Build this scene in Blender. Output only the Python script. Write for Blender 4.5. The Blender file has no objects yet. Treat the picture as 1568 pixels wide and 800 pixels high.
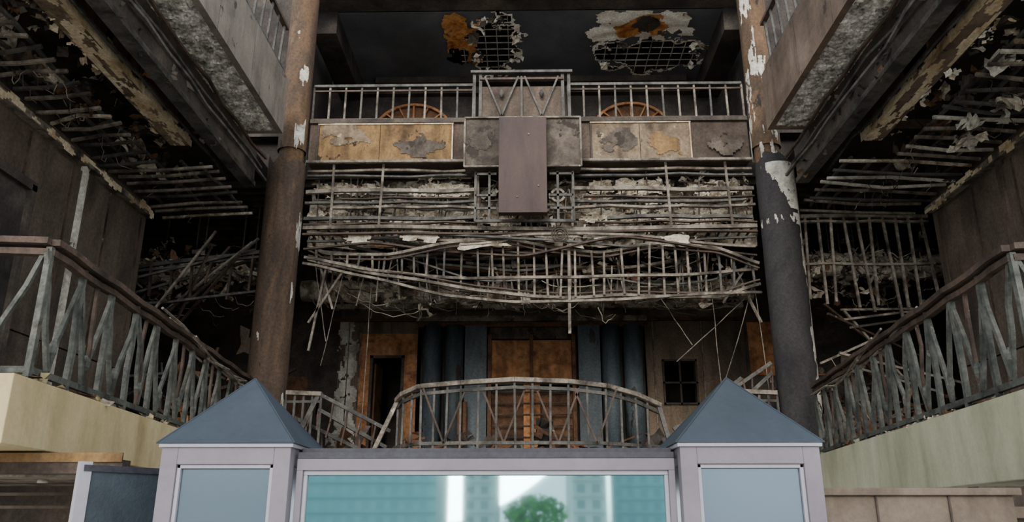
import bpy, math, random
from mathutils import Vector, noise, Matrix
random.seed(7)
R=random.random
def U(a,b): return a+(b-a)*R()

# ------------------------------------------------------------------ materials
def srgb(h):
    h=h.lstrip('#'); c=[int(h[i:i+2],16)/255 for i in (0,2,4)]
    return tuple([(x/12.92 if x<=.04045 else ((x+.055)/1.055)**2.4) for x in c]+[1])
def burn(name, cols, scale=1.0, stretch=(1,1,1), spot=None, spot_th=.62, spot_scale=3.0, rough=.85, bump=.35, bscale=18, metallic=0, spec=.3, grain=.35, streak=0):
    m=bpy.data.materials.new(name); m.use_nodes=True; nt=m.node_tree; N=nt.nodes; L=nt.links
    b=N['Principled BSDF']; b.inputs['Roughness'].default_value=rough; b.inputs['Metallic'].default_value=metallic
    b.inputs['Specular IOR Level'].default_value=spec
    tc=N.new('ShaderNodeTexCoord'); mp=N.new('ShaderNodeMapping'); mp.inputs['Scale'].default_value=stretch
    L.new(tc.outputs['Object'],mp.inputs['Vector'])
    n=N.new('ShaderNodeTexNoise'); n.inputs['Scale'].default_value=scale; n.inputs['Detail'].default_value=9; n.inputs['Roughness'].default_value=.62
    n.inputs['Distortion'].default_value=.4
    L.new(mp.outputs[0],n.inputs['Vector'])
    cr=N.new('ShaderNodeValToRGB'); e=cr.color_ramp.elements
    k=len(cols)
    for i,c in enumerate(cols):
        pos=.3+.4*i/(max(1,k-1))
        if i<2: e[i].position=pos; e[i].color=srgb(c)
        else:
            q=e.new(pos); q.color=srgb(c)
    L.new(n.outputs['Fac'],cr.inputs['Fac'])
    g=N.new('ShaderNodeTexNoise'); g.inputs['Scale'].default_value=bscale; g.inputs['Detail'].default_value=6; g.inputs['Roughness'].default_value=.7
    L.new(tc.outputs['Object'],g.inputs['Vector'])
    mr=N.new('ShaderNodeMapRange'); mr.inputs['From Min'].default_value=.3; mr.inputs['From Max'].default_value=.7
    mr.inputs['To Min'].default_value=1-grain; mr.inputs['To Max'].default_value=1+grain
    L.new(g.outputs['Fac'],mr.inputs['Value'])
    mul=N.new('ShaderNodeVectorMath'); mul.operation='SCALE'
    L.new(cr.outputs['Color'],mul.inputs[0]); L.new(mr.outputs[0],mul.inputs['Scale'])
    out=mul.outputs[0]
    if streak:
        m2=N.new('ShaderNodeMapping'); m2.inputs['Scale'].default_value=(2.2,2.2,.45); L.new(tc.outputs['Object'],m2.inputs['Vector'])
        s2=N.new('ShaderNodeTexNoise'); s2.inputs['Scale'].default_value=1.1; s2.inputs['Detail'].default_value=7; s2.inputs['Roughness'].default_value=.6; s2.inputs['Distortion'].default_value=.5; L.new(m2.outputs[0],s2.inputs['Vector'])
        q2=N.new('ShaderNodeMapRange'); q2.inputs['From Min'].default_value=.36; q2.inputs['From Max'].default_value=.56; q2.inputs['To Min'].default_value=1-streak; q2.inputs['To Max'].default_value=1
        L.new(s2.outputs['Fac'],q2.inputs['Value'])
        k2=N.new('ShaderNodeVectorMath'); k2.operation='SCALE'; L.new(out,k2.inputs[0]); L.new(q2.outputs[0],k2.inputs['Scale']); out=k2.outputs[0]
    if spot:
        s=N.new('ShaderNodeTexNoise'); s.inputs['Scale'].default_value=spot_scale; s.inputs['Detail'].default_value=8; s.inputs['Roughness'].default_value=.6
        ad=N.new('ShaderNodeVectorMath'); ad.operation='ADD'; ad.inputs[1].default_value=(13.1,7.7,3.3)
        L.new(mp.outputs[0],ad.inputs[0]); L.new(ad.outputs[0],s.inputs['Vector'])
        r2=N.new('ShaderNodeValToRGB'); r2.color_ramp.elements[0].position=spot_th; r2.color_ramp.elements[1].position=spot_th+.02
        L.new(s.outputs['Fac'],r2.inputs['Fac'])
        mx=N.new('ShaderNodeMix'); mx.data_type='RGBA'; L.new(r2.outputs['Color'],mx.inputs['Factor'])
        L.new(out,mx.inputs['A']); mx.inputs['B'].default_value=srgb(spot); out=mx.outputs['Result']
    L.new(out,b.inputs['Base Color'])
    bp=N.new('ShaderNodeBump'); bp.inputs['Strength'].default_value=bump; bp.inputs['Distance'].default_value=.03
    L.new(g.outputs['Fac'],bp.inputs['Height']); L.new(bp.outputs[0],b.inputs['Normal'])
    return m

M={}
M['col_l']=burn('charred_column_paint',['#2b2420','#5c493a','#463a32','#74583f'],.9,(1,1,.35),spot='#2a2522',spot_th=.66,streak=.45)
M['col_lu']=burn('scorched_column_paint',['#32271f','#6b523c','#4c3e33','#7d6148'],.9,(1,1,.4),spot='#2a2522',spot_th=.64,streak=.35)
M['col_r']=burn('sooty_column_paint',['#1f1d1e','#363334','#2b292a','#463e39'],.9,(1,1,.35),spot='#5d534b',spot_th=.70,bump=.15)
M['white']=burn('peeled_white_plaster',['#7e766d','#bab4a8','#d9d4c9'],2.5,spot='#4a4038',spot_th=.62,spot_scale=4)
M['soot']=burn('soot_black',['#1f1c1a','#383230','#504841'],1.2)
M['soot2']=burn('soot_grey',['#2b2623','#49413b','#665b51'],1.0,spot='#786c60',spot_th=.7,streak=.3)
M['brown']=burn('scorched_brown_panel',['#2c2420','#4b4038','#5e5147','#6b5d53'],.7,streak=.35)
M['wall']=burn('smoke_stained_wall',['#2f2824','#51463d','#64584d','#3b322c'],.45,(1,1,.6),spot='#7d7064',spot_th=.73,streak=.35)
M['wallb']=burn('smoke_stained_back_wall',['#3d342d','#67594c','#7b6a5a','#4e4238'],.6,(1,1,.6),spot='#918170',spot_th=.7,streak=.4)  # lighter copy of the wall colour, making up for little light at the back
M['orange']=burn('scorched_tan_panel',['#372a20','#71573b','#8c6e48','#4f3d2c'],1.3,(1.3,1,1),spot='#382a1f',spot_th=.6,grain=.3,streak=.5)
M['tan']=burn('ash_tan_panel',['#3a312a','#665647','#85745f','#57463a'],1.4,(1.2,1,1),spot='#a3937c',spot_th=.62,grain=.35,streak=.45)
M['greyblk']=burn('ashy_grey_panel',['#2c2724','#544b43','#72675b'],1.8,spot='#352e29',spot_th=.58,streak=.4)
M['tee']=burn('reddish_brown_panel',['#2e2421','#433330','#4d3c36'],.7,(1,1,.7),rough=.6,bump=.08,grain=.12,spot='#66524a',spot_th=.74,streak=.3)
M['rail']=burn('burnt_rail_steel',['#232221','#42403d','#5b5853','#39302a'],2.2,spot='#8a847a',spot_th=.68,spot_scale=5,rough=.6,metallic=.2)
M['railg']=burn('balustrade_grey_green_steel',['#252725','#444642','#5f605a','#3b322b'],2.2,spot='#85807a',spot_th=.7,spot_scale=5,rough=.6,metallic=.2)
M['railb']=burn('sooty_rail_brown',['#1d1815','#3a2f28','#53433a','#2a2420'],1.6,spot='#8a7866',spot_th=.68,rough=.65)
M['pale']=burn('ash_pale_steel',['#2b2622','#574f47','#8a8074','#453c33'],2.0,spot='#b0a698',spot_th=.67,rough=.8)
M['ash']=burn('ash_white_debris',['#302720','#7d6e5c','#c9bfae','#5b4b3a'],2.6,bscale=30)
M['ashl']=burn('ash_insulation_wool',['#6a5e52','#a99d8b','#cfc6b5','#7e6f5c'],3.5,bscale=30,grain=.5)
M['rust']=burn('rusted_debris',['#2a1e18','#543c2c','#6f4f39','#382a22'],1.8)
M['slab']=burn('cream_concrete',['#a59168','#c2b28a','#d2c5a3'],.8,(1,1,.5),spot='#8a7550',spot_th=.68,spot_scale=1.2,rough=.8,bump=.15,grain=.08,streak=.18)
M['slabr']=burn('pale_green_concrete',['#96947c','#b0ad93','#bebba4'],.8,(1,1,.5),spot='#7c7862',spot_th=.66,spot_scale=1.2,rough=.8,bump=.15,grain=.08,streak=.2)
M['grey']=burn('grey_fascia_panel',['#534d46','#766d64','#897f74'],.7,spot='#3f3932',spot_th=.64,grain=.15,streak=.3)
M['fasr']=burn('brown_fascia_panel',['#43372e','#69584b','#807063'],.8,spot='#352b24',spot_th=.64,grain=.15,streak=.3)
M['popcorn']=burn('blistered_soffit_plaster',['#5a5753','#b7b1a9','#f0ece4'],5,bscale=9,bump=1.0,grain=.8)
M['cream']=burn('scorched_cream_board',['#6b523c','#b09978','#dccdb0','#80654a'],1.3,(1,.6,1),spot='#efe6cf',spot_th=.66)
M['ceil']=burn('smoked_ceiling',['#45474a','#5b5c60','#6e6e70'],.45,rough=.6,bump=.1,grain=.15)
M['burnor']=burn('burnt_orange_paint',['#3a2214','#a8662c','#cf9352','#4a3020'],3.0)
M['flake']=burn('flaking_white_paint',['#8c6a48','#e6dccb','#f4efe4','#e6ddd0'],1.3)
M['slate']=burn('slate_blue_roof',['#252c34','#2f3842','#38424d'],.8,rough=.6,bump=.05,grain=.08)
M['frame']=burn('lavender_grey_frame',['#67616a','#766f78','#817a83'],.8,rough=.5,bump=.03,grain=.05)
M['frame2']=burn('pale_frame_beading',['#93909a','#a29fa8'],.8,rough=.45,bump=.03,grain=.05)
M['cap']=burn('dark_cap_flashing',['#2f2e36','#3c3a44'],.8,rough=.5,bump=.05)
M['bluep']=burn('blue_grey_cladding',['#2e3337','#4c555b','#5f696f'],.8,(1,1,.3),rough=.5,spot='#352e29',spot_th=.6,streak=.4)
M['blued']=burn('panel_blue_grey',['#2f363c','#3b444c','#474f57'],.8,rough=.5,grain=.1)
M['brick']=burn('burnt_door_panel',['#553a28','#9c6a44','#b9835a','#6d4b34'],1.3,(1,1,1.5),bscale=10,streak=.45)
M['ledge']=burn('concrete_ledge',['#50453c','#6b5f54','#776b60'],1.0,grain=.15,streak=.25)
M['ground']=burn('street_paving',['#aeaaa3','#c6c1b9','#d4d0c7'],.6,grain=.15)  # ground colour lightened on purpose, to bounce light up onto ceilings and soffits
M['tower']=burn('tower_render',['#a9b5b6','#c2cccb'],.1,grain=.05)
M['towerg']=burn('tower_glass_teal',['#7ba5aa','#93b9bd'],.05,grain=.05,rough=.3)
M['towerw']=burn('tower_windows',['#788d90','#8ea2a4'],.2,grain=.05,rough=.3)
M['towerv']=burn('tower_curtain_wall',['#7099a0','#82aab0'],.2,grain=.05,rough=.3)
M['leaf']=burn('tree_leaves',['#2b5a2a','#4a8a3c','#6bab52'],3)
M['bark']=burn('tree_bark',['#3a2d22','#57442f'],5)
def glass(name,c,rough,met):
    m=bpy.data.materials.new(name); m.use_nodes=True; b=m.node_tree.nodes['Principled BSDF']
    b.inputs['Base Color'].default_value=srgb(c); b.inputs['Metallic'].default_value=met; b.inputs['Roughness'].default_value=rough
    return m
M['glass']=glass('tinted_reflective_glass','#9cc4c8',.03,.95)
M['glassb']=glass('booth_reflective_glass','#707e8b',.2,.8)

# ------------------------------------------------------------------ mesh builder
class MB:
    def __init__(s,name): s.name=name; s.v=[]; s.f=[]; s.m=[]; s.mats=[]; s.sm=[]
    def mi(s,k):
        if k not in s.mats: s.mats.append(k)
        return s.mats.index(k)
    def add(s,vs,fs,k,smooth=False):
        o=len(s.v); s.v+= [tuple(p) for p in vs]; i=s.mi(k)
        for f in fs: s.f.append(tuple(a+o for a in f)); s.m.append(i); s.sm.append(smooth)
    def box(s,x0,x1,y0,y1,z0,z1,k):
        vs=[(x,y,z) for x in (x0,x1) for y in (y0,y1) for z in (z0,z1)]
        s.add(vs,[(0,1,3,2),(4,6,7,5),(0,4,5,1),(2,3,7,6),(0,2,6,4),(1,5,7,3)],k)
    def beam(s,p,q,w,h,k,roll=0):
        p=Vector(p);q=Vector(q);d=(q-p)
        if d.length<1e-4: return
        d.normalize(); up=Vector((0,0,1))
        if abs(d.z)>.9: up=Vector((0,1,0))
        a=d.cross(up).normalized(); b=a.cross(d).normalized()
        if roll:
            c,t=math.cos(roll),math.sin(roll); a,b=a*c+b*t,b*c-a*t
        a=a*w/2;b=b*h/2
        vs=[p-a-b,p+a-b,p+a+b,p-a+b,q-a-b,q+a-b,q+a+b,q-a+b]
        s.add(vs,[(0,1,2,3),(7,6,5,4),(0,4,5,1),(1,5,6,2),(2,6,7,3),(3,7,4,0)],k)
    def path(s,pts,w,h,k):
        for a,b in zip(pts,pts[1:]): s.beam(a,b,w,h,k)
    def bent(s,p,q,w,k,amt=.05):
        p=Vector(p);q=Vector(q)
        a=p.lerp(q,U(.25,.4))+Vector((U(-amt,amt),U(-amt,amt),0)); b=p.lerp(q,U(.6,.75))+Vector((U(-amt,amt),U(-amt,amt),0))
        s.path([p,a,b,q],w,w,k)
    def tube(s,pts,r,k,n=6,cap=True):
        pts=[Vector(p) for p in pts]; rs=r if isinstance(r,list) else [r]*len(pts)
        vs=[];fs=[]
        for i,p in enumerate(pts):
            d=(pts[min(i+1,len(pts)-1)]-pts[max(i-1,0)]).normalized()
            up=Vector((0,0,1)) if abs(d.z)<.9 else Vector((0,1,0))
            a=d.cross(up).normalized(); b=a.cross(d).normalized()
            for j in range(n):
                t=2*math.pi*j/n; vs.append(p+(a*math.cos(t)+b*math.sin(t))*rs[i])
        for i in range(len(pts)-1):
            for j in range(n):
                k2=(j+1)%n; fs.append((i*n+j,i*n+k2,(i+1)*n+k2,(i+1)*n+j))
        if cap:
            fs.append(tuple(range(n-1,-1,-1))); fs.append(tuple(range((len(pts)-1)*n,len(pts)*n)))
        s.add(vs,fs,k,n>6)
    def wire(s,p,q,sag,r,k,n=7,jit=.05):
        p=Vector(p);q=Vector(q);pts=[]
        for i in range(n):
            t=i/(n-1); a=p.lerp(q,t); a.z-=sag*4*t*(1-t)
            if 0<i<n-1: a+=Vector((U(-jit,jit),U(-jit,jit),U(-jit,jit)))
            pts.append(a)
        s.tube(pts,r,k,4)
    def flap(s,c,w,h,k,tilt=None,n=5,crump=.25):
        rot=tilt if tilt is not None else Matrix.Rotation(U(0,6.28),3,'Z')@Matrix.Rotation(U(.1,1.5),3,'X')@Matrix.Rotation(U(0,3),3,'Z')
        c=Vector(c);vs=[];fs=[];o=Vector((U(0,99),U(0,99),U(0,99)))
        for i in range(n):
            for j in range(n):
                u=(i/(n-1)-.5);v=(j/(n-1)-.5)
                nz=noise.noise(Vector((u*3,v*3,0))+o)
                e=1+.35*noise.noise(Vector((u*4,v*4,5))+o)
                vs.append(c+rot@Vector((u*w*e,v*h*e,nz*crump*min(w,h)*2)))
        for i in range(n-1):
            for j in range(n-1):
                if (i in(0,n-2) or j in (0,n-2)) and R()<.25: continue
                a=i*n+j; fs.append((a,a+1,a+n+1,a+n))
        s.add(vs,fs,k)
    def grid(s,org,du,dv,nu,nv,keep,k,disp=None):
        org=Vector(org);du=Vector(du);dv=Vector(dv);nrm=du.cross(dv).normalized()
        idx={};vs=[];fs=[]
        def g(i,j):
            if (i,j) not in idx:
                p=org+du*(i/nu)+dv*(j/nv)
                if disp: p=p+nrm*disp(i/nu,j/nv)
                idx[(i,j)]=len(vs); vs.append(p)
            return idx[(i,j)]
        for i in range(nu):
            for j in range(nv):
                if keep is None or keep((i+.5)/nu,(j+.5)/nv): fs.append((g(i,j),g(i+1,j),g(i+1,j+1),g(i,j+1)))
        s.add(vs,fs,k)
    def build(s,bevel=0):
        me=bpy.data.meshes.new(s.name); me.from_pydata(s.v,[],s.f)
        for k in s.mats: me.materials.append(M[k])
        me.polygons.foreach_set('material_index',s.m); me.polygons.foreach_set('use_smooth',s.sm); me.update()
        ob=bpy.data.objects.new(s.name,me); bpy.context.scene.collection.objects.link(ob)
        if bevel:
            b=ob.modifiers.new('bevel','BEVEL'); b.width=bevel; b.segments=2; b.limit_method='ANGLE'
        return ob
def blob(cx,cy,rx,ry,sc=3,amp=.6,seed=0):
    def f(x,y):
        d=((x-cx)/rx)**2+((y-cy)/ry)**2
        return d+amp*noise.fractal(Vector((x*sc,y*sc,seed)),1,2,4)*2<1
    return f

# ------------------------------------------------------------------ ground, floors, walls
g=MB('ground'); g.box(-200,200,-260,60,-.3,0,'ground'); g.build()
f=MB('floor')
f.box(-13,13,15.75,22,2.3,2.8,'soot2'); f.build()

wb=MB('wall_back')
Y=22
def wallseg(x0,x1,z0,z1,k='wallb'): wb.box(x0,x1,Y,Y+.3,z0,z1,k)
wallseg(-13,-5.2,2.8,9.1,'soot2'); wallseg(-5.2,-4.25,2.8,7.4); wallseg(-4.25,-3.4,5.92,7.4); wallseg(-3.4,-2.9,2.8,7.4)
wallseg(-2.9,3.3,6.9,7.4); wallseg(3.3,3.8,2.8,7.4); wallseg(3.8,4.7,2.8,4.65); wallseg(3.8,4.7,5.8,7.4); wallseg(4.7,6.1,2.8,7.4)
wallseg(6.1,13,2.8,9.1,'soot2'); wallseg(-5.2,6.1,7.4,9.1,'soot')
wb.box(-4.62,-4.25,Y-.04,Y,2.8,6.6,'brick');wb.box(-3.4,-3.0,Y-.04,Y,2.8,6.6,'brick');wb.box(-4.25,-3.4,Y-.04,Y,5.92,6.6,'brick')
wb.box(6.2,7.1,Y-.03,Y,5.4,6.9,'brick'); wb.box(-7.4,-6.0,Y-.03,Y,3.4,5.4,'rust')
wb.box(-5.4,6.1,Y-.25,Y,7.28,7.42,'ash')
wb.box(-5.4,6.1,Y-.12,Y,6.95,7.03,'rust')
for x in (-4.95,-4.62,4.9,3.55): wb.box(x,x+.03,Y-.05,Y,2.8,6.95,'pale')
wb.box(-8,8,24.5,24.7,2.8,9,'soot'); wb.box(-8,8,22.3,24.6,7.4,7.5,'soot'); wb.box(-8,-7.9,22.3,24.6,2.8,7.4,'soot'); wb.box(7.9,8,22.3,24.6,2.8,7.4,'soot'); wb.box(-8,8,22.3,24.6,2.7,2.8,'soot')
wb.grid((-5.25,Y-.03,2.8),(.62,0,0),(0,0,4.2),16,90,lambda u,v:abs(u-.5)+.5*noise.fractal(Vector((u*2,v*9,2)),1,2,4)<.36,'white')
wb.grid((-5.4,Y-.05,2.8),(.9,0,0),(0,0,2.2),24,50,lambda u,v:abs(u-.5)+.7*noise.fractal(Vector((u*2,v*4,7)),1,2,4)<.22,'white')
wb.box(-13.3,-13,15.7,22.3,0,9.4,'soot2'); wb.box(13,13.3,15.7,22.3,0,9.4,'soot2')
wb.build()
wf=MB('wall_gallery_end')
wf.box(-13,-8.32,15.4,15.7,0,9.05,'soot2'); wf.box(8.82,13,15.4,15.7,0,9.05,'soot2'); wf.build()
dr=MB('door_1')
dr.box(-4.3,-4.22,21.9,22.2,2.8,5.98,'soot2');dr.box(-3.43,-3.35,21.9,22.2,2.8,5.98,'soot2');dr.box(-4.3,-3.35,21.9,22.2,5.9,5.98,'soot2')
dr.beam((-4.2,22.2,4.3),(-4.15,23.0,4.3),.05,3.0,'rust'); dr.build()
w1=MB('window_1')
for x in (3.8,4.25,4.7): w1.beam((x,21.95,4.6),(x,21.95,5.85),.05,.06,'soot2')
for z in (4.63,5.2,5.82): w1.beam((3.77,21.95,z),(4.73,21.95,z),.06,.05,'soot2')
w1.build()
po=MB('burnt_portico')
po.box(-3.0,3.35,21.5,22,6.85,7.0,'pale'); po.box(-2.95,3.3,21.65,22,6.72,6.85,'rust')
for x in (-2.55,-1.95,2.35,2.95): po.tube([(x,21.7,2.8),(x,21.7,6.75)],.26,'bluep',20)
for x in (-1.35,1.75):
    po.box(x-.3,x+.3,21.6,21.8,2.8,6.75,'bluep')
po.box(-3,3.35,22.0,22.1,2.8,6.8,'soot')
po.box(-.97,1.35,21.75,21.95,6.4,6.78,'greyblk')
for x in (-.97,.17,1.33): po.beam((x,21.7,2.8),(x,21.7,6.5),.1,.12,'rust')
po.box(-.93,.12,21.85,21.95,5.25,6.38,'brick'); po.box(.22,1.28,21.85,21.95,5.25,6.38,'brick')
po.box(-.93,1.28,21.7,21.95,5.12,5.24,'soot2')
po.box(-.05,.4,21.72,21.95,2.8,5.15,'brick')
po.box(-.93,-.05,21.88,21.95,2.8,4.9,'rust');po.box(.4,1.28,21.88,21.95,2.8,4.9,'rust')
for i in range(7): po.box(-.9,1.25,21.66,21.72,3.1+i*.3,3.13+i*.3,'soot2')
for x in (-1.75,-1.6): po.tube([(x,21.3,2.8),(x,21.3,4.6)],.06,'rust',8)
po.build()
dk=MB('ceiling_lower_deck')
dk.box(-13,13,16.9,22.3,9.1,9.4,'soot'); dk.box(-13,13,16.9,20,9.4,10.05,'soot')
dk.box(-13,-5.95,14.65,16.9,9.1,9.4,'soot'); dk.box(5.95,13,14.65,16.9,9.1,9.4,'soot')
for i in range(12):
    y=17.0+i*.4; dk.box(-12,12,y,y+.08,8.95,9.1,'soot2')
dk.build()
fa=MB('balcony_fascia')
fa.box(-4.78,4.95,16.05,16.6,9.12,10.1,'brown')
fa.box(-4.78,4.95,15.98,16.6,10.06,10.16,'soot2')
def panel(x0,x1,z0,z1,k,y=16.0): fa.box(x0,x1,y,y+.06,z0,z1,k)
panel(-4.55,-3.2,9.14,10.02,'orange');panel(-3.19,-1.6,9.14,10.02,'orange')
panel(1.5,2.55,9.14,10.0,'tan');panel(2.56,3.65,9.14,10.0,'tan')
for x0,x1 in ((-4.55,-1.6),(1.5,3.65)):
    fa.box(x0-.04,x1+.04,15.97,16.06,10.01,10.04,'cream'); fa.box(x0-.04,x0,15.97,16.06,9.12,10.02,'soot2'); fa.box(x1,x1+.03,15.97,16.06,9.12,10.02,'cream')
# scorched ragged stains where the panel skin has burnt through
for x0,w,zz,k in ((-4.5,1.1,9.5,'tan'),(-2.9,1.2,9.2,'greyblk'),(1.6,1.0,9.3,'greyblk'),(2.7,.9,9.2,'orange'),(4.0,.9,9.2,'soot2'),(-1.25,.6,9.2,'soot2')):
    yo=15.985 if x0!=-1.25 else 15.74
    fa.grid((x0,yo,zz),(w,0,0),(0,0,.6),40,24,lambda u,v,x0=x0:(2*u-1)**2+(2*v-1)**2+1.3*noise.fractal(Vector((u*3+x0,v*2,5)),1,2,4)<.7,k)
fa.path([(-4.78,15.97,9.1),(4.95,15.97,9.1)],.08,.06,'pale')
fa.box(-1.28,-.53,15.75,16.1,8.85,10.02,'greyblk'); fa.box(.5,1.22,15.75,16.1,8.85,10.02,'greyblk'); fa.box(-.53,.5,15.75,16.1,8.85,10.0,'soot2')
for z in (8.85,10.02): fa.path([(-1.3,15.72,z),(1.24,15.72,z)],.05,.04,'pale')
for x in (-1.29,1.23): fa.path([(x,15.72,8.85),(x,15.72,10.02)],.04,.04,'pale')
fa.box(-.54,.48,15.5,15.7,7.7,9.92,'tee')
for x,y,z in ((-.15,15.49,8.05),(.1,15.49,9.5),(.3,15.49,8.3)): fa.tube([(x,y+.02,z),(x,y-.01,z)],.02,'pale',8)
fa.build(.006)

ce=MB('ceiling_upper')
holes=[blob(-.75,18.4,.6,1.35,2.2,.5,1),blob(3.4,18.95,1.45,.75,2.0,.5,2),blob(-1.75,18.9,.3,.4,3,.5,3)]
W=10.2;D=4
def kp(u,v):
    x=-5+u*W;y=16.9+v*D
    return not any(h(x,y) for h in holes)
ce.grid((-5,16.9,13.6),(W,0,0),(0,D,0),200,80,kp,'ceil')
ce.box(-5.2,5.4,16.7,21,14.2,14.4,'soot')
def patch(fn,z,k,x0,x1,y0,y1,hole=True):
    nu=int((x1-x0)/.035);nv=int((y1-y0)/.035)
    ce.grid((x0,y0,z),(x1-x0,0,0),(0,y1-y0,0),nu,nv,lambda u,v:fn(x0+u*(x1-x0),y0+v*(y1-y0)) and not (hole and any(h(x0+u*(x1-x0),y0+v*(y1-y0)) for h in holes)),k,lambda u,v:-.03*noise.noise(Vector((u*9,v*9,1)))) 
patch(blob(-1.65,18.1,.5,1.1,1.6,.7,5),13.56,'burnor',-2.6,-.9,16.9,19.6)
patch(blob(3.0,17.6,1.2,.75,1.3,.7,6),13.57,'flake',1.2,4.6,16.9,19.4)
patch(blob(3.0,17.5,.6,.45,1.6,.7,8),13.53,'burnor',1.4,4.4,16.9,19.4)
patch(blob(3.1,17.4,.3,.3,2.6,.7,12),13.51,'soot2',1.4,4.4,16.9,19.4)
patch(blob(-.75,18.4,.68,1.5,2.2,.5,1),13.585,'flake',-2,.5,16.9,20)
patch(blob(3.4,18.95,1.56,.84,2.0,.5,2),13.58,'flake',1.2,5,17.4,20)
for x in [i*.3-1.6 for i in range(6)]+[i*.3+1.9 for i in range(10)]: ce.beam((x,17,13.66),(x,20,13.66),.02,.02,'white')
for y in [17.2+i*.3 for i in range(9)]: ce.beam((-1.7,y,13.68),(.2,y,13.68),.02,.02,'white'); ce.beam((1.8,y,13.68),(4.9,y,13.68),.02,.02,'white')
for i in range(26):
    h=random.choice([(-.75,18.4,.6,1.3),(3.4,18.9,1.4,.7)]); a=U(0,6.28)
    ce.flap((h[0]+h[2]*math.cos(a),h[1]+h[3]*math.sin(a),13.5),U(.15,.4),U(.15,.35),random.choice(['flake','flake','soot2']))
ce.build()
bm=MB('ceiling_beam')
bm.box(-5.2,5.5,16.2,16.9,13.62,14.6,'soot2'); bm.box(-5.2,5.5,16.15,16.2,13.55,13.75,'rail')
bm.box(-5.2,-4.6,16.9,20.2,13.0,13.62,'soot');bm.box(4.9,5.5,16.9,20.2,13.0,13.62,'soot')
bm.build()
wu=MB('wall_upper_back')
wu.box(-7.3,7.3,20.2,20.4,10.05,14.4,'soot'); wu.box(-5.2,5.5,20.0,20.2,13.1,13.3,'soot2'); wu.box(-4.2,4.6,19.95,20.2,13.42,13.6,'soot2')
wu.box(-7,-5.5,16.6,20.2,10.05,14.4,'soot');wu.box(5.7,7.3,16.6,20.2,10.05,14.4,'soot')
for x in (-1.2,1.1): wu.box(x,x+.1,20.0,20.2,10.1,13.1,'brown')
wu.build()
for cx in (-3.1,3.0):
    a=MB('arched_window')
    def el(r,t): return (cx+r*math.cos(t),20.1,11.85+r*.85*math.sin(t))
    ts=[math.pi*i/20 for i in range(21)]
    a.path([el(1.1,t) for t in ts],.08,.07,'brick'); a.path([el(.55,t) for t in ts],.05,.05,'brick')
    for i in range(1,8): a.beam(el(.1,math.pi*i/8),el(1.08,math.pi*i/8),.05,.04,'brick')
    a.beam((cx-1.1,20.1,11.85),(cx+1.1,20.1,11.85),.08,.08,'railb')
    vs=[(cx,20.18,11.85)]+[(el(1.1,t)[0],20.18,el(1.1,t)[2]) for t in ts]
    a.add(vs,[(0,i,i+1) for i in range(1,21)],'rust')
    for x in (-1.1,-.4,.4,1.1): a.beam((cx+x,20.1,10.1),(cx+x,20.1,11.85),.06,.06,'railb')
    a.build()

# ------------------------------------------------------------------ columns
def column(name_x,xu,lo,up,whitefn,topz=9.05):
    c=MB('column'); n=40; nz=60
    def ring(x,r,z0,z1,k,jag=0):
        vs=[];fs=[]
        for j in range(nz+1):
            for i in range(n):
                t=2*math.pi*i/n; zt=z1+jag*noise.noise(Vector((math.cos(t)*2,math.sin(t)*2,x)))
                z=z0+(zt-z0)*j/nz; rr=r*(1+.012*noise.noise(Vector((math.cos(t)*2,math.sin(t)*2,z*1.5))))
                vs.append((x+rr*math.cos(t),16+rr*math.sin(t),z))
        for j in range(nz):
            for i in range(n): a=j*n+i;b=j*n+(i+1)%n; fs.append((a,b,b+n,a+n))
        c.add(vs,fs,k,True)
    ring(name_x,.40,0,topz,lo,.25)
    ring(xu,.27,2.0,14.6,up)
    ring(xu,.31,topz+.3,14.6,up,.0)
    c.tube([(name_x,16,topz-.35),(name_x,16,topz-.1)],[.39,.30],'soot2',24)
    m=120; kk=n*4
    vs=[];fs=[];idx={}
    def P(i,j):
        t=2*math.pi*i/kk; z=2.8+(13.8-2.8)*j/(m*3)
        r=(.408 if z<topz-.1 else .318); x=name_x if z<topz-.1 else xu
        return (x+r*math.cos(t),16+r*math.sin(t),z)
    for j in range(m*3):
        z=2.8+(11.0)*j/(m*3)
        for i in range(kk):
            t=2*math.pi*(i+.5)/kk
            if abs(z-(topz-.1))<.08: continue
            if whitefn(math.cos(t),math.sin(t),z):
                q=[]
                for (a,b) in ((i,j),(i+1,j),(i+1,j+1),(i,j+1)):
                    key=(a%kk,b)
                    if key not in idx: idx[key]=len(vs); vs.append(P(a%kk,b))
                    q.append(idx[key])
                fs.append(tuple(q))
    c.add(vs,fs,'white',True)
    c.build()
def wl(cx,sy,z):
    n=noise.fractal(Vector((cx*1.5,sy*1.5,z*1.2)),1,2,5)
    if z>9: return (cx>.35 and n>.4 and z<11.5) or n>.85
    return n>.85 or (cx<-.85 and n>.3 and z>5) or (cx>.9 and n>.35)
def wr(cx,sy,z):
    n=noise.fractal(Vector((cx*1.5,sy*1.5,z*1.1+9)),1,2,5)
    if z>9: return (cx<-.3 and n>.1) or (n>.45 and z<11.5)
    if z>7.8: return cx+.35*n > -.85+(9-z)*.95
    if 7.45<z<7.7: return n+.5*cx>.05
    if 3.4<z: return cx>.80-.4*n and sy<.6
    return n>.6
column(-5.2,-5.13,'col_l','col_lu',wl)
column(5.42,5.3,'col_r','col_lu',wr)

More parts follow.
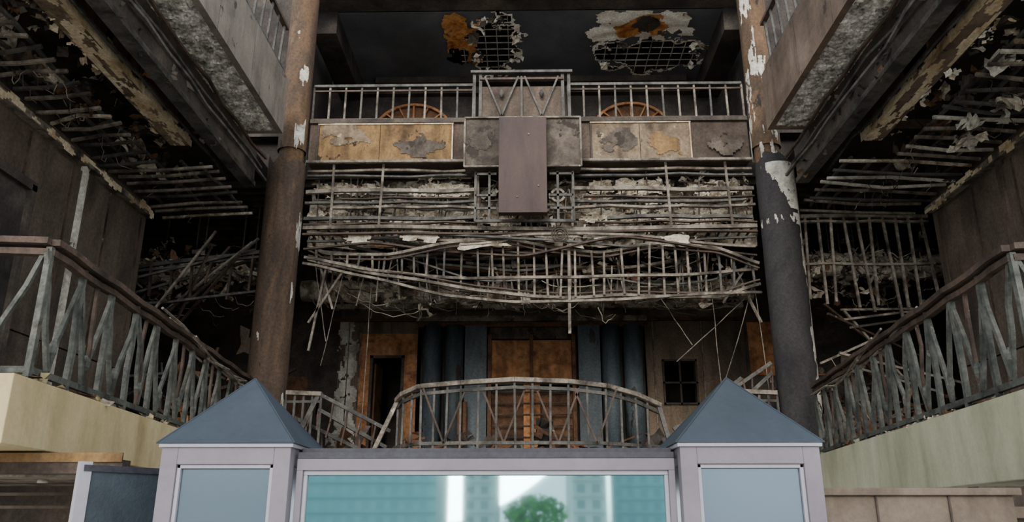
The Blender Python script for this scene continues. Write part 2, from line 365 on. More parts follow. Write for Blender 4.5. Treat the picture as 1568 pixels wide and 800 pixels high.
# ------------------------------------------------------------------ railings
def J(p,a=.02): return (p[0]+U(-a,a),p[1]+U(-a,a),p[2]+U(-a,a))
rt=MB('balcony_railing')
for x0,x1 in ((-4.8,-1.15),(1.0,4.95)):
    n=int((x1-x0)/.34)
    rt.beam((x0,16.2,11.1),(x1,16.2,11.1),.1,.06,'rail'); rt.beam((x0,16.2,10.98),(x1,16.2,10.98),.05,.04,'railb'); rt.beam((x0,16.2,10.25),(x1,16.2,10.25),.05,.05,'railb')
    for i in range(n+1):
        x=x0+(x1-x0)*i/n; rt.beam(J((x,16.2,10.16),.01),(x,16.2,11.08),.042,.042,'pale' if i%3 else 'rail')
for x in (-1.12,-.98,.88,1.02): rt.beam((x,16.05,10.16),(x,16.05,11.3),.07,.07,'rail')
rt.beam((-1.2,16,11.32),(1.1,16,11.32),.12,.06,'rail'); rt.beam((-1.0,16,11.15),(.9,16,11.15),.06,.05,'railb')
rt.box(-.95,.85,16.05,16.1,10.17,10.98,'brown')
for cx in (-.5,.4):
    rt.beam((cx-.38,15.98,11.2),(cx,15.98,10.2),.04,.04,'rail'); rt.beam((cx+.38,15.98,11.2),(cx,15.98,10.2),.04,.04,'rail')
    rt.tube([(cx,15.96,10.85),(cx,15.96,10.75),(cx,15.96,10.65)],[.02,.06,.02],'rail',8)
rt.beam((-.05,15.98,10.17),(-.05,15.98,11.2),.045,.045,'rail')
rt.build()

def side_rail(p0,p1,ret):
    r=MB('balcony_railing'); p0=Vector(p0);p1=Vector(p1)
    H=1.28
    def seg(a,b,nb):
        a=Vector(a);b=Vector(b)
        z=Vector((0,0,1))
        nn=nb*2
        def wv(i): return Vector((0,0,.012*math.sin(i*1.9)))
        for i in range(nn):
            u=a.lerp(b,i/nn);v=a.lerp(b,(i+1)/nn)
            r.beam(u+z*H+wv(i),v+z*H+wv(i+1),.15,.06,'railb'); r.beam(u+z*(H-.10)+wv(i),v+z*(H-.10)+wv(i+1),.08,.06,'railb'); r.beam(u+z*.08,v+z*.08,.05,.06,'railg')
        for i in range(nb+1):
            q=a.lerp(b,i/nb)
            r.bent(q,q+z*(H-.05),.055,'railg',.012)
            if i<nb:
                e=a.lerp(b,(i+1)/nb); m=q.lerp(e,.5)
                j=(b-a).normalized()*U(-.05,.05)
                r.bent(q+z*(H-.1)+j*1.5,m+z*.12+j,.042,'railg',.02); r.bent(e+z*(H-.1)-j,m+z*.12+j,.042,'railg',.02)
                r.tube([m+z*.42,m+z*.36,m+z*.3,m+z*.24],[.02,.045,.045,.015],'railg',6)
                if i%2==1: r.bent(m+z*(H-.1),m+z*.1,.035,'railb',.02)
    seg(p0,p1,11); seg(p0,Vector(ret),4)
    for i in range(5):
        a=p0.lerp(p1,U(.3,.6));b=p0.lerp(p1,U(.8,1)); r.wire(a+Vector((U(-.1,.1),0,1.35)),b+Vector((U(-.2,.2),0,1.1)),.1,.02,'pale')
    return r.build()
side_rail((-4.42,7.0,2.8),(-5.12,14.9,2.8),(-7.8,6.9,2.8))
side_rail((4.5,7.1,2.73),(5.45,15.2,2.73),(8.2,7.0,2.73))
def prism(name,pl,z0,z1,k,top=None):
    b=MB(name);n=len(pl)
    vs=[(x,y,z0) for x,y in pl]+[(x,y,z1) for x,y in pl]
    b.add(vs,[tuple(range(n))[::-1]]+[(i,(i+1)%n,(i+1)%n+n,i+n) for i in range(n)],k)
    b.add([(x,y,z1+.002) for x,y in pl],[tuple(range(n))],top or k)
    return b
b=prism('balcony_slab',[(-4.28,6.6),(-5.05,15.55),(-8.0,15.7),(-8.0,6.6)],2.2,2.78,'slab','soot2')
for i in range(40):
    t=R(); b.flap((-4.32-.75*t-U(0,.12),6.7+8.9*t,2.8),U(.08,.25),U(.06,.15),random.choice(['ash','rust','slab']),n=4)
b.build(.02)
b=prism('balcony_slab',[(4.38,6.6),(8.5,6.6),(8.5,15.7),(5.3,15.55)],1.95,2.72,'slabr','soot2')
for i in range(40):
    t=R(); b.flap((4.45+.95*t+U(0,.12),6.8+8.8*t,2.74),U(.08,.25),U(.06,.15),random.choice(['ash','rust','slabr']),n=4)
b.build(.02)

cr=MB('balcony_railing')
top=[(-2.5,15.8,3.85),(-2.35,15.5,3.93),(-1.95,15.0,4.0),(-1.2,14.9,4.05),(-.2,14.85,4.10),(.8,14.9,4.07),(1.5,15.0,4.0),(2.1,15.4,3.9),(2.6,15.8,3.75)]
cr.path(top,.16,.08,'pale'); cr.path([(x,y,z-.14) for x,y,z in top],.06,.06,'rail'); cr.path([(x,y,2.95) for x,y,z in top],.06,.06,'rail')
for (a,b2) in zip(top,top[1:]):
    a=Vector(a);b2=Vector(b2);n=max(1,round((b2-a).length/.3))
    for i in range(n):
        p=a.lerp(b2,i/n); cr.beam(J((p.x,p.y,2.8),.02),(p.x,p.y,p.z-.05),.04,.04,'rail')
for x in (-1.5,-.4,.6,1.3): cr.beam((x-.4,14.9,3.95),(x,14.9,2.95),.035,.035,'railb'); cr.beam((x+.4,14.9,3.95),(x,14.9,2.95),.035,.035,'railb')
cr.beam((-2.5,15.8,3.88),(-2.95,15.6,2.75),.08,.08,'pale'); cr.beam((2.6,15.8,3.78),(2.8,15.6,2.75),.08,.08,'rail')
fl=[(x,y-.02) for x,y,z in top]; n0=len(fl)
cr.add([(x,y,2.55) for x,y in fl]+[(x,y,2.8) for x,y in fl],[(i,i+1,i+1+n0,i+n0) for i in range(n0-1)]+[tuple(range(n0,2*n0)),tuple(range(n0))],'soot2')
for s0,s1 in ((-4.75,-4.05),(4.25,4.95)):
    cr.beam((s0,15.9,4.03),(s1,15.9,4.0),.14,.08,'pale'); cr.beam((s0,15.9,3.85),(s1,15.9,3.85),.05,.05,'rail')
    for i in range(5): x=s0+(s1-s0)*i/4; cr.beam((x,15.9,2.8),(x,15.9,4.0),.045,.045,'rail')
for k,(a,b2) in enumerate([((-4.1,15.9,4.0),(-2.7,16.2,3.3)),((-4.1,15.9,3.7),(-2.8,16.4,3.0)),((4.3,15.9,4.0),(2.7,16.2,3.1)),((4.3,15.9,4.3),(3.0,16.4,3.3)),((-4.1,15.9,4.0),(-4.6,15.9,2.85)),((4.9,15.9,4.6),(2.9,16,3.3)),((4.9,15.9,4.4),(3.3,16,3.0)),((-4.7,16.2,3.6),(-3.2,16.5,2.9))]):
    cr.beam(a,b2,.09,.07,'rail')
    a=Vector(a);b2=Vector(b2)
    for i in range(5): p=a.lerp(b2,i/5); cr.beam(p,p+Vector((U(-.1,.1),0,-.4)),.035,.035,'railb')
cr.build()

# exposed ceiling framework below the balcony
fr=MB('exposed_ceiling_framework')
for z,h,k in ((8.95,.05,'pale'),(8.83,.04,'rail'),(8.48,.08,'pale'),(8.3,.03,'railb'),(8.2,.05,'rail'),(8.08,.05,'pale'),(7.83,.07,'rail'),(7.72,.03,'railb'),(7.6,.08,'pale'),(7.5,.04,'railb')):
    if z>7.7:
        for x0,x1 in ((-4.78,-1.0),(1.05,4.98)):
            a0=x0+(U(0,.8) if R()<.3 else 0); a1=x1-(U(0,.8) if R()<.3 else 0)
            fr.path([(a0+(a1-a0)*t,16.15,z+U(-.03,.03)) for t in (0,.2,.4,.6,.8,1)],.08,h,k)
    else: fr.path([(-4.78+9.75*t,16.15,z+U(-.05,.04)) for t in (0,.2,.4,.6,.8,1)],.09,h,k)
for x in (-4.2,-3.1,-1.02,1.07,3.1,4.4): fr.beam((x,16.12,9.1),(x+U(-.05,.05),16.12,7.6),.05,.05,'pale')
for x in (-1.05,-.75,.72,1.05): fr.beam((x,15.9,8.8),(x,15.9,7.65),.05,.05,'rail')
for z in (8.75,8.25,7.95,7.65): fr.beam((-1.05,15.9,z),(-.6,15.9,z),.05,.05,'rail'); fr.beam((.55,15.9,z),(1.05,15.9,z),.05,.05,'rail')
fr.beam((-1.05,15.9,7.66),(1.05,15.9,7.66),.07,.05,'rail')
for i in range(44):
    x=-4.7+9.6*i/43; fr.beam((x,16.2,7.6),(x,17.6,7.6+U(-.15,.1)),.035,.035,'rail')
for i in range(50):
    x=U(-4.7,4.9); fr.beam((x,U(16.2,16.7),U(8.3,9.1)),(x+U(-.15,.15),16.4,U(7.4,8)),.025,.025,random.choice(['pale','rail','railb']))
for i in range(26):
    x=U(-4.7,3.6); z=U(7.7,8.9); fr.beam((x,16.4,z),(x+U(.6,1.6),16.5,z+U(-.12,.12)),.03,.03,random.choice(['pale','rail','railb']))
fr.build()

ru=MB('burnt_insulation_debris')
def wallbump(u,v): return .22*noise.fractal(Vector((u*14,v*3,0)),1,2,5)
ru.grid((-4.9,17.0,7.45),(10.1,0,0),(0,0,1.6),220,34,lambda u,v:noise.fractal(Vector((u*16,v*4,3)),1,2,4)>-.35,'ash',wallbump)
for cx,cz,rx,rz in ((-3.9,8.65,.8,.16),(-1.9,8.6,.7,.18),(2.3,8.65,.9,.2),(4.2,8.6,.6,.2),(-4.0,8.0,.8,.16),(-2.2,7.95,.9,.17),(2.0,7.98,.8,.2),(3.6,7.95,.9,.2),(-3.0,8.3,.6,.1),(1.5,8.4,.4,.12)):
    def kf(u,v,cx=cx): return (2*u-1)**2+(2*v-1)**2+.9*noise.fractal(Vector((u*4+cx,v*3,1)),1,2,4)<1
    ru.grid((cx-rx,16.55,cz-rz),(2*rx,0,0),(0,0,2*rz),40,12,kf,'ashl',lambda u,v,cx=cx:.15*noise.fractal(Vector((u*7+cx,v*3,4)),1,2,4)+.1)
for i in range(520):
    x=U(-4.75,4.95)
    ru.flap((x,U(16.35,16.85),U(7.45,8.95)),U(.08,.35),U(.05,.18),random.choice(['ash','ash','ashl','pale','rust','soot2','white','soot']),n=4)
for i in range(420):
    x=random.choice([U(-4.8,4.9),U(-4.8,4.9),U(5.9,9.5),U(-9,-5.7)])
    ru.flap((x,U(16.6,18.5),U(6.3,7.6)),U(.1,.4),U(.08,.25),random.choice(['ash','soot','pale','rust','soot','soot2','rust'] if x<-5 else ['ash','ash','pale','rust','soot','soot2','rust']),n=4)
for x,z,w in ((-2.3,7.45,.9),(-.9,7.3,1.1),(.75,7.38,1.0),(1.6,7.5,.7),(3.2,7.3,.6),(-3.6,7.4,.6)):
    ru.flap((x,16.2,z),w,.3,'ashl',Matrix.Rotation(1.3,3,'X')@Matrix.Rotation(U(-.2,.2),3,'Z'),n=7,crump=.1)
for rr in (.17,.12,.07): 
    ru.tube([(.75+rr*math.cos(t/3),16.0,7.4+rr*math.sin(t/3)) for t in range(20)],.015,'soot2',5)
ru.path([(.72+.14*math.cos(t*.4),15.95,8.25+.14*math.sin(t*.4)) for t in range(17)],.12,.05,'pale')
ru.build()

for pts in ([(-9.5,18,7.25),(-8,18,7.2),(-7,18,7.3),(-5.9,18,7.22)],[(6.2,18,7.25),(7.5,18,7.3),(8.7,18,7.22),(10.5,18,7.3)],[(-5.5,19,7.0),(-2,19,6.95),(1,19,6.9),(5.6,19,7.0)]):
    d=MB('air_duct'); n=44; q=[]
    for i in range(n+1):
        t=i/n*(len(pts)-1); a=int(min(t,len(pts)-2)); q.append(Vector(pts[a]).lerp(Vector(pts[a+1]),t-a)+Vector((0,U(-.03,.03),U(-.03,.03))))
    d.tube(q,[.27+U(-.035,.035) for _ in q],'ashl' if pts[0][1]<18.5 else 'ash',14)
    for i in range(10): p=random.choice(q); d.beam(p,p+Vector((0,0,1.6)),.03,.03,'rail')
    for i in range(50):
        p=random.choice(q); d.flap(p+Vector((U(-.2,.2),-.25,U(-.4,.25))),U(.1,.4),U(.1,.35),random.choice(['ash','ash','pale','soot2']),n=4)
    d.build()

sg=MB('collapsed_railing')
T=[(-4.7,7.3),(-4.3,7.1),(-2.9,7.04),(-1.49,7.3),(-.36,7.38),(.64,7.2),(1.63,7.1),(2.77,7.29),(4.04,7.15),(4.95,6.78)]
B=[(-4.7,7.0),(-4.3,6.88),(-2.88,6.57),(-.9,6.22),(.2,6.12),(1.0,6.1),(2.0,6.17),(3.0,6.1),(4.05,6.06),(4.95,6.34)]
def samp(P,x):
    for a,b in zip(P,P[1:]):
        if a[0]<=x<=b[0]:
            t=(x-a[0])/(b[0]-a[0]); t2=t*t*(3-2*t)*.3+t*.7; return a[1]+(b[1]-a[1])*t2
    return P[-1][1]
xs=[-4.7+i*9.65/60 for i in range(61)]
def yy(x): return 16.3+.1*math.sin(x)
sg.path([(x,yy(x),samp(T,x)) for x in xs],.1,.06,'pale')
sg.path([(x,yy(x),samp(T,x)-.1) for x in xs],.05,.035,'railb')
sg.path([(x,yy(x)+.03,samp(B,x)) for x in xs],.07,.06,'pale'); sg.path([(x,yy(x)+.05,samp(B,x)+.1) for x in xs],.05,.03,'railb')
sg.path([(x,16.5,samp(B,x)+.4+.1*math.sin(x*1.7)) for x in xs],.04,.035,'rail')
for P in ([(-4.7,7.55),(-3,7.45),(-1.4,7.35),(.3,7.42),(2.4,7.44),(4.9,7.2)],[(-4.7,7.1),(-3.2,7.28),(-1.6,7.12),(0,7.0),(2,7.35),(4.9,7.0)],[(-4.7,7.35),(-2.2,7.5),(.2,7.3),(2.2,7.2),(4.0,7.4),(4.9,7.4)],[(-4.7,6.95),(-3.2,6.7),(-1.2,6.5),(1,6.45),(3.2,6.55),(4.9,6.7)],[(-4.7,6.8),(-3.4,6.5),(-1.6,6.12),(-.2,6.0),(2,5.98),(4.9,6.15)]):
    sg.path([(x,16.2+.15*math.sin(x*.9+P[1][1]*9),samp(P,x)) for x in xs],U(.05,.1),U(.035,.06),random.choice(['pale','rail','railb']))
for k in range(9):
    z0=U(6.8,7.5);am=U(.05,.25);ph=U(0,6);x0=U(-4.7,-1);x1=x0+U(2.5,5);y=U(16.4,17.4); x1=min(x1,4.9)
    sg.path([(x,y,z0-am*math.sin((x-x0)/(x1-x0)*3.14)+.04*math.sin(x*2+ph)) for x in [x0+(x1-x0)*i/24 for i in range(25)]],U(.04,.12),U(.03,.06),random.choice(['pale','rail','railb','rust']))
x=-4.5
while x<4.9:
    lean=U(-.06,.06); sg.beam((x,16.3,samp(T,x)),(x+lean,16.35,samp(B,x)),.045,.045,'pale' if R()<.7 else 'rail'); x+=.3+U(-.06,.08)
for i in range(44):
    x=U(-4.6,4.8); y=16.6+U(0,.8); sg.beam((x,y,U(6.9,7.5)),(x+U(-.2,.2),y,U(6.1,6.6)),.03,.03,random.choice(['rail','railb','pale']))
sg.beam((.95,16.3,7.2),(.93,16.3,5.3),.06,.06,'pale')
for a,b2 in (((-4.3,16.5,6.9),(-4.55,16.5,5.0)),((-4.5,16.6,7.0),(-4.1,16.5,5.9)),((-3.9,16.5,6.8),(-4.6,16.5,5.6)),((4.2,16.5,6.0),(4.9,16.4,7.0)),((4.6,16.4,6.4),(5.0,16.6,5.6))):
    sg.beam(a,b2,.045,.045,'pale')
sg.build()
for s,x0,x1 in ((1,6.0,8.8),(-1,-8.8,-5.7)):
    c=MB('collapsed_railing'); n=10 if s>0 else 7
    def zt(x): return (7.95 if s>0 else 7.2-.12*abs(x+5.7))+U(-.02,.02)
    for dz,h in ((0,.08),(-.12,.05),(-1.1,.05)):
        c.path([(x0+(x1-x0)*i/5,16.5,zt(x0+(x1-x0)*i/5)+dz*(1 if s>0 else .8)) for i in range(6)],.08,h,'pale' if s>0 else 'rail')
    for i in range(n):
        x=x0+(x1-x0)*(i+.5)/n; c.beam((x,16.5,zt(x)),(x+U(-.12,.12),16.5,(5.9 if s>0 else 6.3)+U(-.3,.2)),.05,.05,'pale' if s>0 else 'railb')
    for i in range(9):
        if s<0: a=(U(-8.6,-7.5),U(16,17.5),U(5.6,6.6));b2=(U(-6.8,-5.8),U(16,17),U(6.9,8.0))
        else: a=(U(6,7),U(16,17),U(4.6,6.2));b2=(U(7.8,9.2),U(16,17.5),U(3.8,6))
        c.beam(a,b2,.05,.045,random.choice(['pale','rail','railb']))
    c.build()

# ------------------------------------------------------------------ side galleries
for s in (-1,1):
    xo=8.0 if s<0 else 8.5
    nm='left' if s<0 else 'right'
    w=MB('wall_'+nm)
    X=s*xo
    w.box(min(X,X+s*.3),max(X,X+s*.3),5.0,15.7,2.7,8.0,'wall')
    w.box(min(X,X+s*.3),max(X,X+s*.3),5.0,15.7,8.0,9.4,'soot')
    y=5.1
    while y<15.4:
        for z0,z1 in ((2.9,4.4),(4.43,5.9),(5.93,7.6)):
            w.box(min(X,X-s*.04),max(X,X-s*.04),y,y+1.25,z0,z1,'wall' if R()<.6 else 'brown')
        w.box(min(X,X-s*.06),max(X,X-s*.06),y+1.25,y+1.29,2.9,7.6,'railb')
        y+=1.29
    w.box(min(X,X-s*.15),max(X,X-s*.15),5,15.7,7.7,7.82,'pale'); 
    w.grid((X-s*.16,5,7.6),(0,10.7,0),(0,0,.3),180,8,lambda u,v:abs(v-.5)+.5*noise.fractal(Vector((u*30,v*2,s)),1,2,3)<.1,'cream')
    w.box(min(X,X-s*.1),max(X,X-s*.1),13.1,13.22,2.8,7.7,'white' if s<0 else 'brown')
    w.box(min(X,X-s*.12),max(X,X-s*.12),9.3,11.6,2.8,6.6,'soot')  # flat dark panel painted in for the darkness inside an opening
    for yy0 in (9.2,11.6): w.box(min(X,X-s*.2),max(X,X-s*.2),yy0,yy0+.12,2.8,6.7,'soot2')
    w.box(min(X,X-s*.2),max(X,X-s*.2),9.2,11.72,6.6,6.75,'soot2')
    w.build()
    f=MB('upper_side_balcony')
    a=4.9
    fk='grey' if s<0 else 'fasr'
    def bx(x0,x1,y0,y1,z0,z1,k): f.box(min(s*x0,s*x1),max(s*x0,s*x1),y0,y1,z0,z1,k)
    y=4.5
    while y<14.6:
        bx(a,a+.12,y,min(y+1.6,14.6),9.1,10.35,fk); y+=1.62
    bx(a+.12,xo,4.5,14.6,9.25,10.1,'soot')
    bx(a+.12,xo,14.48,14.6,9.1,10.35,fk)
    f.grid((s*(a+.1),4.5,9.12),(s*.95,0,0),(0,10.1,0),24,240,lambda u,v:u+.25*noise.fractal(Vector((u*2,v*25,s)),1,2,4)<.9,'popcorn',lambda u,v:.04*noise.noise(Vector((u*20,v*200,0))))
    bx(5.72,5.9,4.5,15.5,8.4,9.2,'soot2')
    bx(5.68,5.94,4.5,15.5,8.32,8.42,'rail')
    bx(6.5,6.6,4.5,13.9,8.6,9.25,'grey' if s<0 else 'fasr')
    bx(6.42,6.82,4.5,13.9,8.5,8.6,'tan' if s<0 else 'fasr')
    # exposed pale board edge, ragged along its length
    f.grid((s*6.415,4.5,8.46),(0,9.4,0),(0,0,.3),220,9,lambda u,v:v+.5*noise.fractal(Vector((u*25,v*2,s)),1,2,4)<.55,'cream')
    f.grid((s*6.44,4.5,8.495),(s*.36,0,0),(0,9.4,0),12,220,lambda u,v:noise.fractal(Vector((u*2,v*14,s)),1,2,4)>-.05,'cream')
    for i in range(6):
        y0=U(6,12); bx(6.46,6.5,y0,y0+U(.3,1.2),8.6,9.2,random.choice(['brown','rust','soot2']))
    for zz,k,xx in ((8.9,'railb',5.5),(8.75,'rail',5.6),(8.6,'railb',6.1),(8.5,'rail',6.25),(8.45,'rail',5.45)):
        f.path([(s*(xx+U(-.04,.04)),9+6.4*i/8,zz+U(-.04,.04)) for i in range(9)],.05,.05,k)
    for i in range(40):
        f.flap((s*(6.85+U(-.1,.25)),U(8,13.9),8.55+U(-.06,.08)),U(.08,.22),U(.05,.16),random.choice(['white','cream','soot2','flake'] if s>0 else ['cream','soot2','tan']),n=4)
    for i in range(60):
        f.flap((s*(5.8+U(-.15,.15)),U(8,15.4),8.4+U(-.1,.5)),U(.08,.3),U(.05,.22),random.choice(['soot','soot2','grey','rust']),n=4)
    for y in [5+i*.4 for i in range(24)]: f.beam((s*(a+.1),y,10.35),(s*(a+.1)+0,y+(.15 if int(y*5)%2 else -.15),11.5),.04,.045,'rail')
    f.beam((s*(a+.1),4.5,11.5),(s*(a+.1),14.5,11.5),.1,.07,'railb')
    f.beam((s*(a+.1),4.5,10.5),(s*(a+.1),14.5,10.5),.05,.05,'rail')
    f.build()
    j=MB('burnt_ceiling_joists')
    y=7.2
    while y<16.4:
        dz=U(-.06,.06); xi=6.95 if y<13.9 else 6.0
        j.path([(s*xi,y,8.1+dz),(s*(xi+xo)/2,y+U(-.05,.05),8.05+U(-.06,.06)),(s*(xo-.02),y+U(-.06,.06),8.0+dz)],.05,.05,random.choice(['pale','ash','white','rail']) if s>0 else random.choice(['pale','rail','ash','pale']))
        y+=.34
    for x in (7.1,7.6,xo-.1): j.path([(s*(x+U(-.05,.05)),7+9.4*i/8,8.2+U(-.06,.06)) for i in range(9)],.05,.05,'rail')
    for x in (6.2,6.6): j.path([(s*(x+U(-.05,.05)),13.95+2.4*i/4,8.15+U(-.06,.06)) for i in range(5)],.05,.05,'rail')
    for i in range(90):
        j.flap((s*U(7.0,xo-.2),U(8,15.6),8.3+U(-.15,.5)),U(.12,.4),U(.1,.3),random.choice(['ash','soot2','rust','soot2','soot']),n=4)
    for i in range(30):
        p=(s*U(7.0,xo-.3),U(8,16.2),8.1); j.wire(p,(p[0]+U(-.3,.3),p[1]+U(-.6,.6),8.1-U(.0,.4)),U(0,.2),.008,random.choice(['pale','railb']))
    if s>0:
        for i in range(13): j.flap((U(7.1,8.2),U(8.8,13),U(7.8,8.3)),U(.3,.7),U(.2,.4),random.choice(['white','ashl','pale','soot2']),n=7,crump=.35)
    else:
        for i in range(8): j.flap((-U(7.0,7.8),U(9,15),8.25),U(.2,.5),U(.2,.4),random.choice(['ash','pale','tan']),n=6,crump=.3)
    j.build()

cb=MB('tangled_cables')
for i in range(220):
    x=random.choice([U(-4.5,4),U(-4.5,4),U(6.6,9),U(-9,-6.4)]); y=U(16.9,19.0); z=U(6.3,7.6); l=U(.4,1.6)*(1 if abs(x)<4.6 else .4)
    cb.wire((x,y,z),(x+l,y+U(-.4,.4),z+U(-.35,.35)),U(0,.25),U(.006,.013),random.choice(['pale','rail','railb','ash']),jit=.04)
for i in range(24):
    x=U(-4.8,4.8); cb.wire((x,17.2,6.5),(x+U(-.2,.2),17.2,U(5.8,6.3)),0,.007,'rail',jit=.03)
for a,b2 in (((-3.9,16.6,7.0),(-4.3,16.6,4.7)),((4.0,16.6,4.0),(4.9,16.4,6.5)),((4.85,16.4,7.0),(4.95,16.2,3.0)),((-4.6,16.5,7.2),(-4.2,16.5,5.2)),((6.1,15.9,4.7),(7.0,16,3.0)),((-3.4,17,6.5),(-3.45,17,3.3)),((4.1,17,6.6),(4.15,17,4.0)),((2.9,17,6.4),(3.6,17,5.2)),((3.2,16.8,4.8),(4.9,16.6,6.3))):
    cb.wire(a,b2,.01,.009,'pale',jit=.01)
cb.build()
fd=MB('fallen_debris')
for i in range(520):
    s=random.choice([-1,1,-1,1,0]); x=U(5.9,9)*s if s else U(-4.6,4.8); y=U(16.3,20.5); hmax=2.6 if s else .6
    z=2.85+hmax*R()*R()
    t=U(0,3.14);l=U(.3,1.3)
    if R()<.6: fd.beam((x,y,z),(x+l*math.cos(t)*.6,y+U(-.3,.3),z+l*math.sin(t)*(.6 if s else .3)),U(.03,.08),U(.03,.07),random.choice(['rust','rail','railb','rust','soot2']))
    else: fd.flap((x,y,z),U(.2,.7),U(.2,.5),random.choice(['rust','brick','soot2','soot','brown']),n=4)
for s in (-1,1):
    fd.grid((s*5.8,16.2,2.8),(s*4,0,0),(0,5,0),30,30,None,'rust',lambda u,v:s*(.9*abs(noise.fractal(Vector((u*4,v*4,s)),1,2,4))+.7*math.sin(v*3.14)*math.sin(u*3.14)))
fd.build()

# ------------------------------------------------------------------ entrance booths and door
def booth(x0,x1,yf=6.4):
    w=x1-x0;b=MB('entrance_booth'); d=w
    yb=yf+d; zt=2.15
    pw=.13
    for x in (x0,x1-pw):
        for y in (yf,yb-pw): b.box(x,x+pw,y,y+pw,0,zt,'frame')
    for z0,z1 in ((zt-.13,zt),(0,.5)):
        b.box(x0+pw,x1-pw,yf,yf+pw,z0,z1,'frame'); b.box(x0+pw,x1-pw,yb-pw,yb,z0,z1,'frame')
        b.box(x0,x0+pw,yf+pw,yb-pw,z0,z1,'frame'); b.box(x1-pw,x1,yf+pw,yb-pw,z0,z1,'frame')
    q=pw+.03
    for (xa,xb,za,zb) in ((x0+pw,x0+q,.5,zt-.13),(x1-q,x1-pw,.5,zt-.13),(x0+pw,x1-pw,zt-.16,zt-.13),(x0+pw,x1-pw,.5,.53)):
        b.box(xa,xb,yf+.02,yf+.07,za,zb,'frame2')
    b.box(x0+q,x1-q,yf+.05,yf+.06,.53,zt-.16,'glassb')
    b.box(x0+.05,x0+.06,yf+pw,yb-pw,.5,zt-.13,'glassb'); b.box(x1-.06,x1-.05,yf+pw,yb-pw,.5,zt-.13,'glassb'); b.box(x0+pw,x1-pw,yb-.07,yb-.06,.5,zt-.13,'glassb')
    e=.02
    b.box(x0-e,x1+e,yf-e,yb+e,zt,zt+.03,'frame2')
    cx=(x0+x1)/2;cy=(yf+yb)/2;z=zt+.03;e=.035
    vs=[(x0-e,yf-e,z),(x1+e,yf-e,z),(x1+e,yb+e,z),(x0-e,yb+e,z),(cx,cy,z+.6)]
    b.add(vs,[(3,2,1,0),(0,1,4),(1,2,4),(2,3,4),(3,0,4)],'slate')
    for i in range(4): b.tube([vs[i],vs[4]],.008,'slate',5)
    b.build(.006)
booth(-2.86,-1.84); booth(1.2,2.28)
d=MB('entrance_door')
x0,x1=-1.81,1.17
d.box(x0,x1,6.5,6.95,2.07,2.12,'cap'); d.box(x0,x1,6.62,6.95,2.12,2.16,'cap')
d.box(x0,x1,6.5,6.62,1.98,2.07,'frame')
d.box(x0,x0+.05,6.5,6.62,0,1.98,'frame'); d.box(x1-.05,x1,6.5,6.62,0,1.98,'frame')
d.box(x0+.05,x1-.05,6.53,6.6,1.945,1.98,'frame2'); d.box(x0+.05,x0+.08,6.53,6.6,0,1.945,'frame2'); d.box(x1-.08,x1-.05,6.53,6.6,0,1.945,'frame2')
d.box(x0+.05,x1-.05,6.53,6.6,0,.12,'frame')
d.box(x0+.08,x1-.08,6.56,6.57,.12,1.945,'glass')
d.build(.004)

sh=MB('shopfront')
sh.box(-7.5,-3.6,7.3,7.45,2.0,2.12,'brown'); sh.box(-7.5,-3.6,7.28,7.3,2.1,2.18,'orange')
sh.box(-7.5,-3.4,9.5,9.6,0,2.1,'soot2'); sh.box(-7.5,-3.4,7.45,9.5,1.98,2.02,'pale')
for x in (-5.2,-4.7,-4.2): sh.tube([(x,8,1.95),(x,8,1.98)],.05,'white',10)
for z in (1.72,1.85): sh.box(-7.5,-3.5,8.6,8.7,z,z+.03,'ledge')
for x in (-6.4,-3.7): sh.box(x,x+.08,7.35,7.45,0,2.0,'frame')
sh.box(-4.5,-3.9,8.2,8.5,0,1.85,'rust'); sh.build()
sc=MB('glazed_screen')
sc.beam((-3.52,6.5,1.0),(-2.93,7.25,1.0),.04,1.98,'blued'); sc.beam((-3.54,6.48,1.0),(-3.48,6.55,1.0),.06,2.1,'frame2'); sc.beam((-3.52,6.5,2.0),(-2.93,7.25,2.0),.07,.05,'cap')
sc.build()
le=MB('concrete_ledge'); le.box(2.34,4.05,7.0,7.5,0,1.8,'ledge'); le.box(2.3,4.1,6.95,7.55,1.8,1.86,'ledge')
for x in (2.9,3.5): le.box(x,x+.02,6.98,7.0,0,1.8,'soot2')
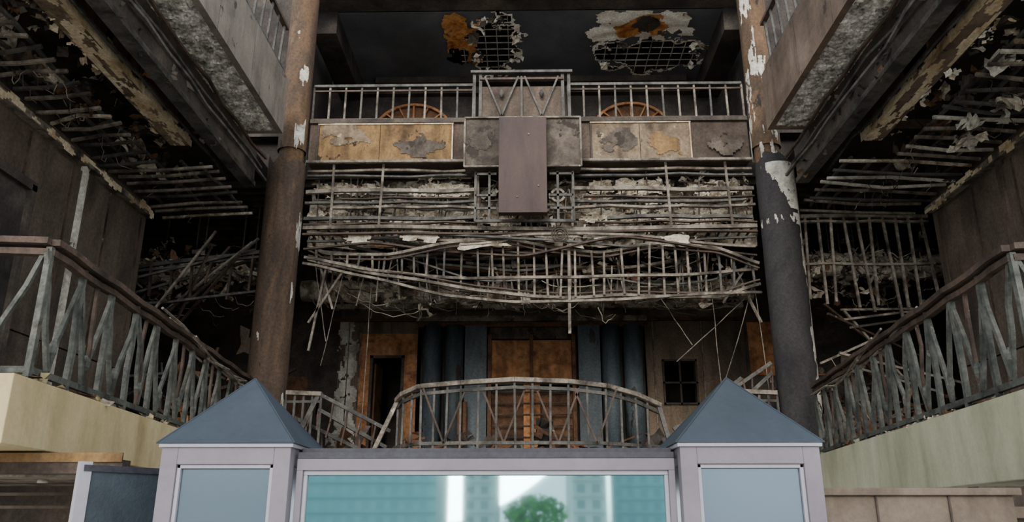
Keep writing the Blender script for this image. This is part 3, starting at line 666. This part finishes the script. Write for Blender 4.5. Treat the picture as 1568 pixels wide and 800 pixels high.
le.box(4.1,6.5,7.6,7.8,0,1.9,'soot2'); le.box(4.1,6.5,7.5,7.6,1.62,1.72,'ledge'); le.build(.01)

# ------------------------------------------------------------------ city behind the viewer (reflected in the glass)
def tower(x0,x1,y,h,k,wk,dep=15):
    t=MB('tower_block'); t.box(x0,x1,y-dep,y,0,h,k)
    z=1.2
    while z<min(h,30)-1:
        x=x0+.5
        while x<x1-1: t.box(x,x+.9,y,y+.05,z,z+.9,wk); x+=1.7
        t.box(x0,x1,y,y+.3,z+1.3,z+1.4,k); z+=1.7
    t.build()
tower(-30,-10.5,-85,40,'towerg','towerv'); tower(-7.5,-3.5,-85,30,'tower','towerw'); tower(5.2,9,-80,32,'tower','towerw'); tower(11,22,-95,26,'towerg','towerv'); tower(-60,-34,-90,20,'tower','towerw')
tr=MB('street_tree'); tr.tube([(.5,-30,0),(.45,-30,1.2),(.5,-30,2.2)],[.14,.1,.06],'bark',8)
for i in range(900):
    v=Vector((random.gauss(0,1),random.gauss(0,1),random.gauss(0,1))).normalized()*U(.6,1.05)
    c=Vector((.5,-30,1.9))+Vector((v.x*1.6,v.y*1.2,v.z*.95)); tr.flap(c,U(.15,.3),U(.15,.25),'leaf',n=3)
tr.build()

# ------------------------------------------------------------------ light, world, camera
wd=bpy.data.worlds.new('sky'); bpy.context.scene.world=wd; wd.use_nodes=True
bg=wd.node_tree.nodes['Background']; bg.inputs[0].default_value=(.90,.96,1,1); bg.inputs[1].default_value=2.2
sl=bpy.data.lights.new('sun','SUN'); sl.energy=5.2; sl.angle=math.radians(30); sl.color=(1,.94,.86)
so=bpy.data.objects.new('sun',sl); bpy.context.scene.collection.objects.link(so)
so.rotation_euler=Vector((.15,1,-.26)).to_track_quat('-Z','Y').to_euler(); so.location=(0,-10,20)
cd=bpy.data.cameras.new('camera'); cd.sensor_width=36; cd.lens=28.15; cd.clip_end=600
co=bpy.data.objects.new('camera',cd); bpy.context.scene.collection.objects.link(co)
co.location=(0,0,1.6); co.rotation_euler=(math.radians(90+18),0,math.radians(.95))
bpy.context.scene.camera=co
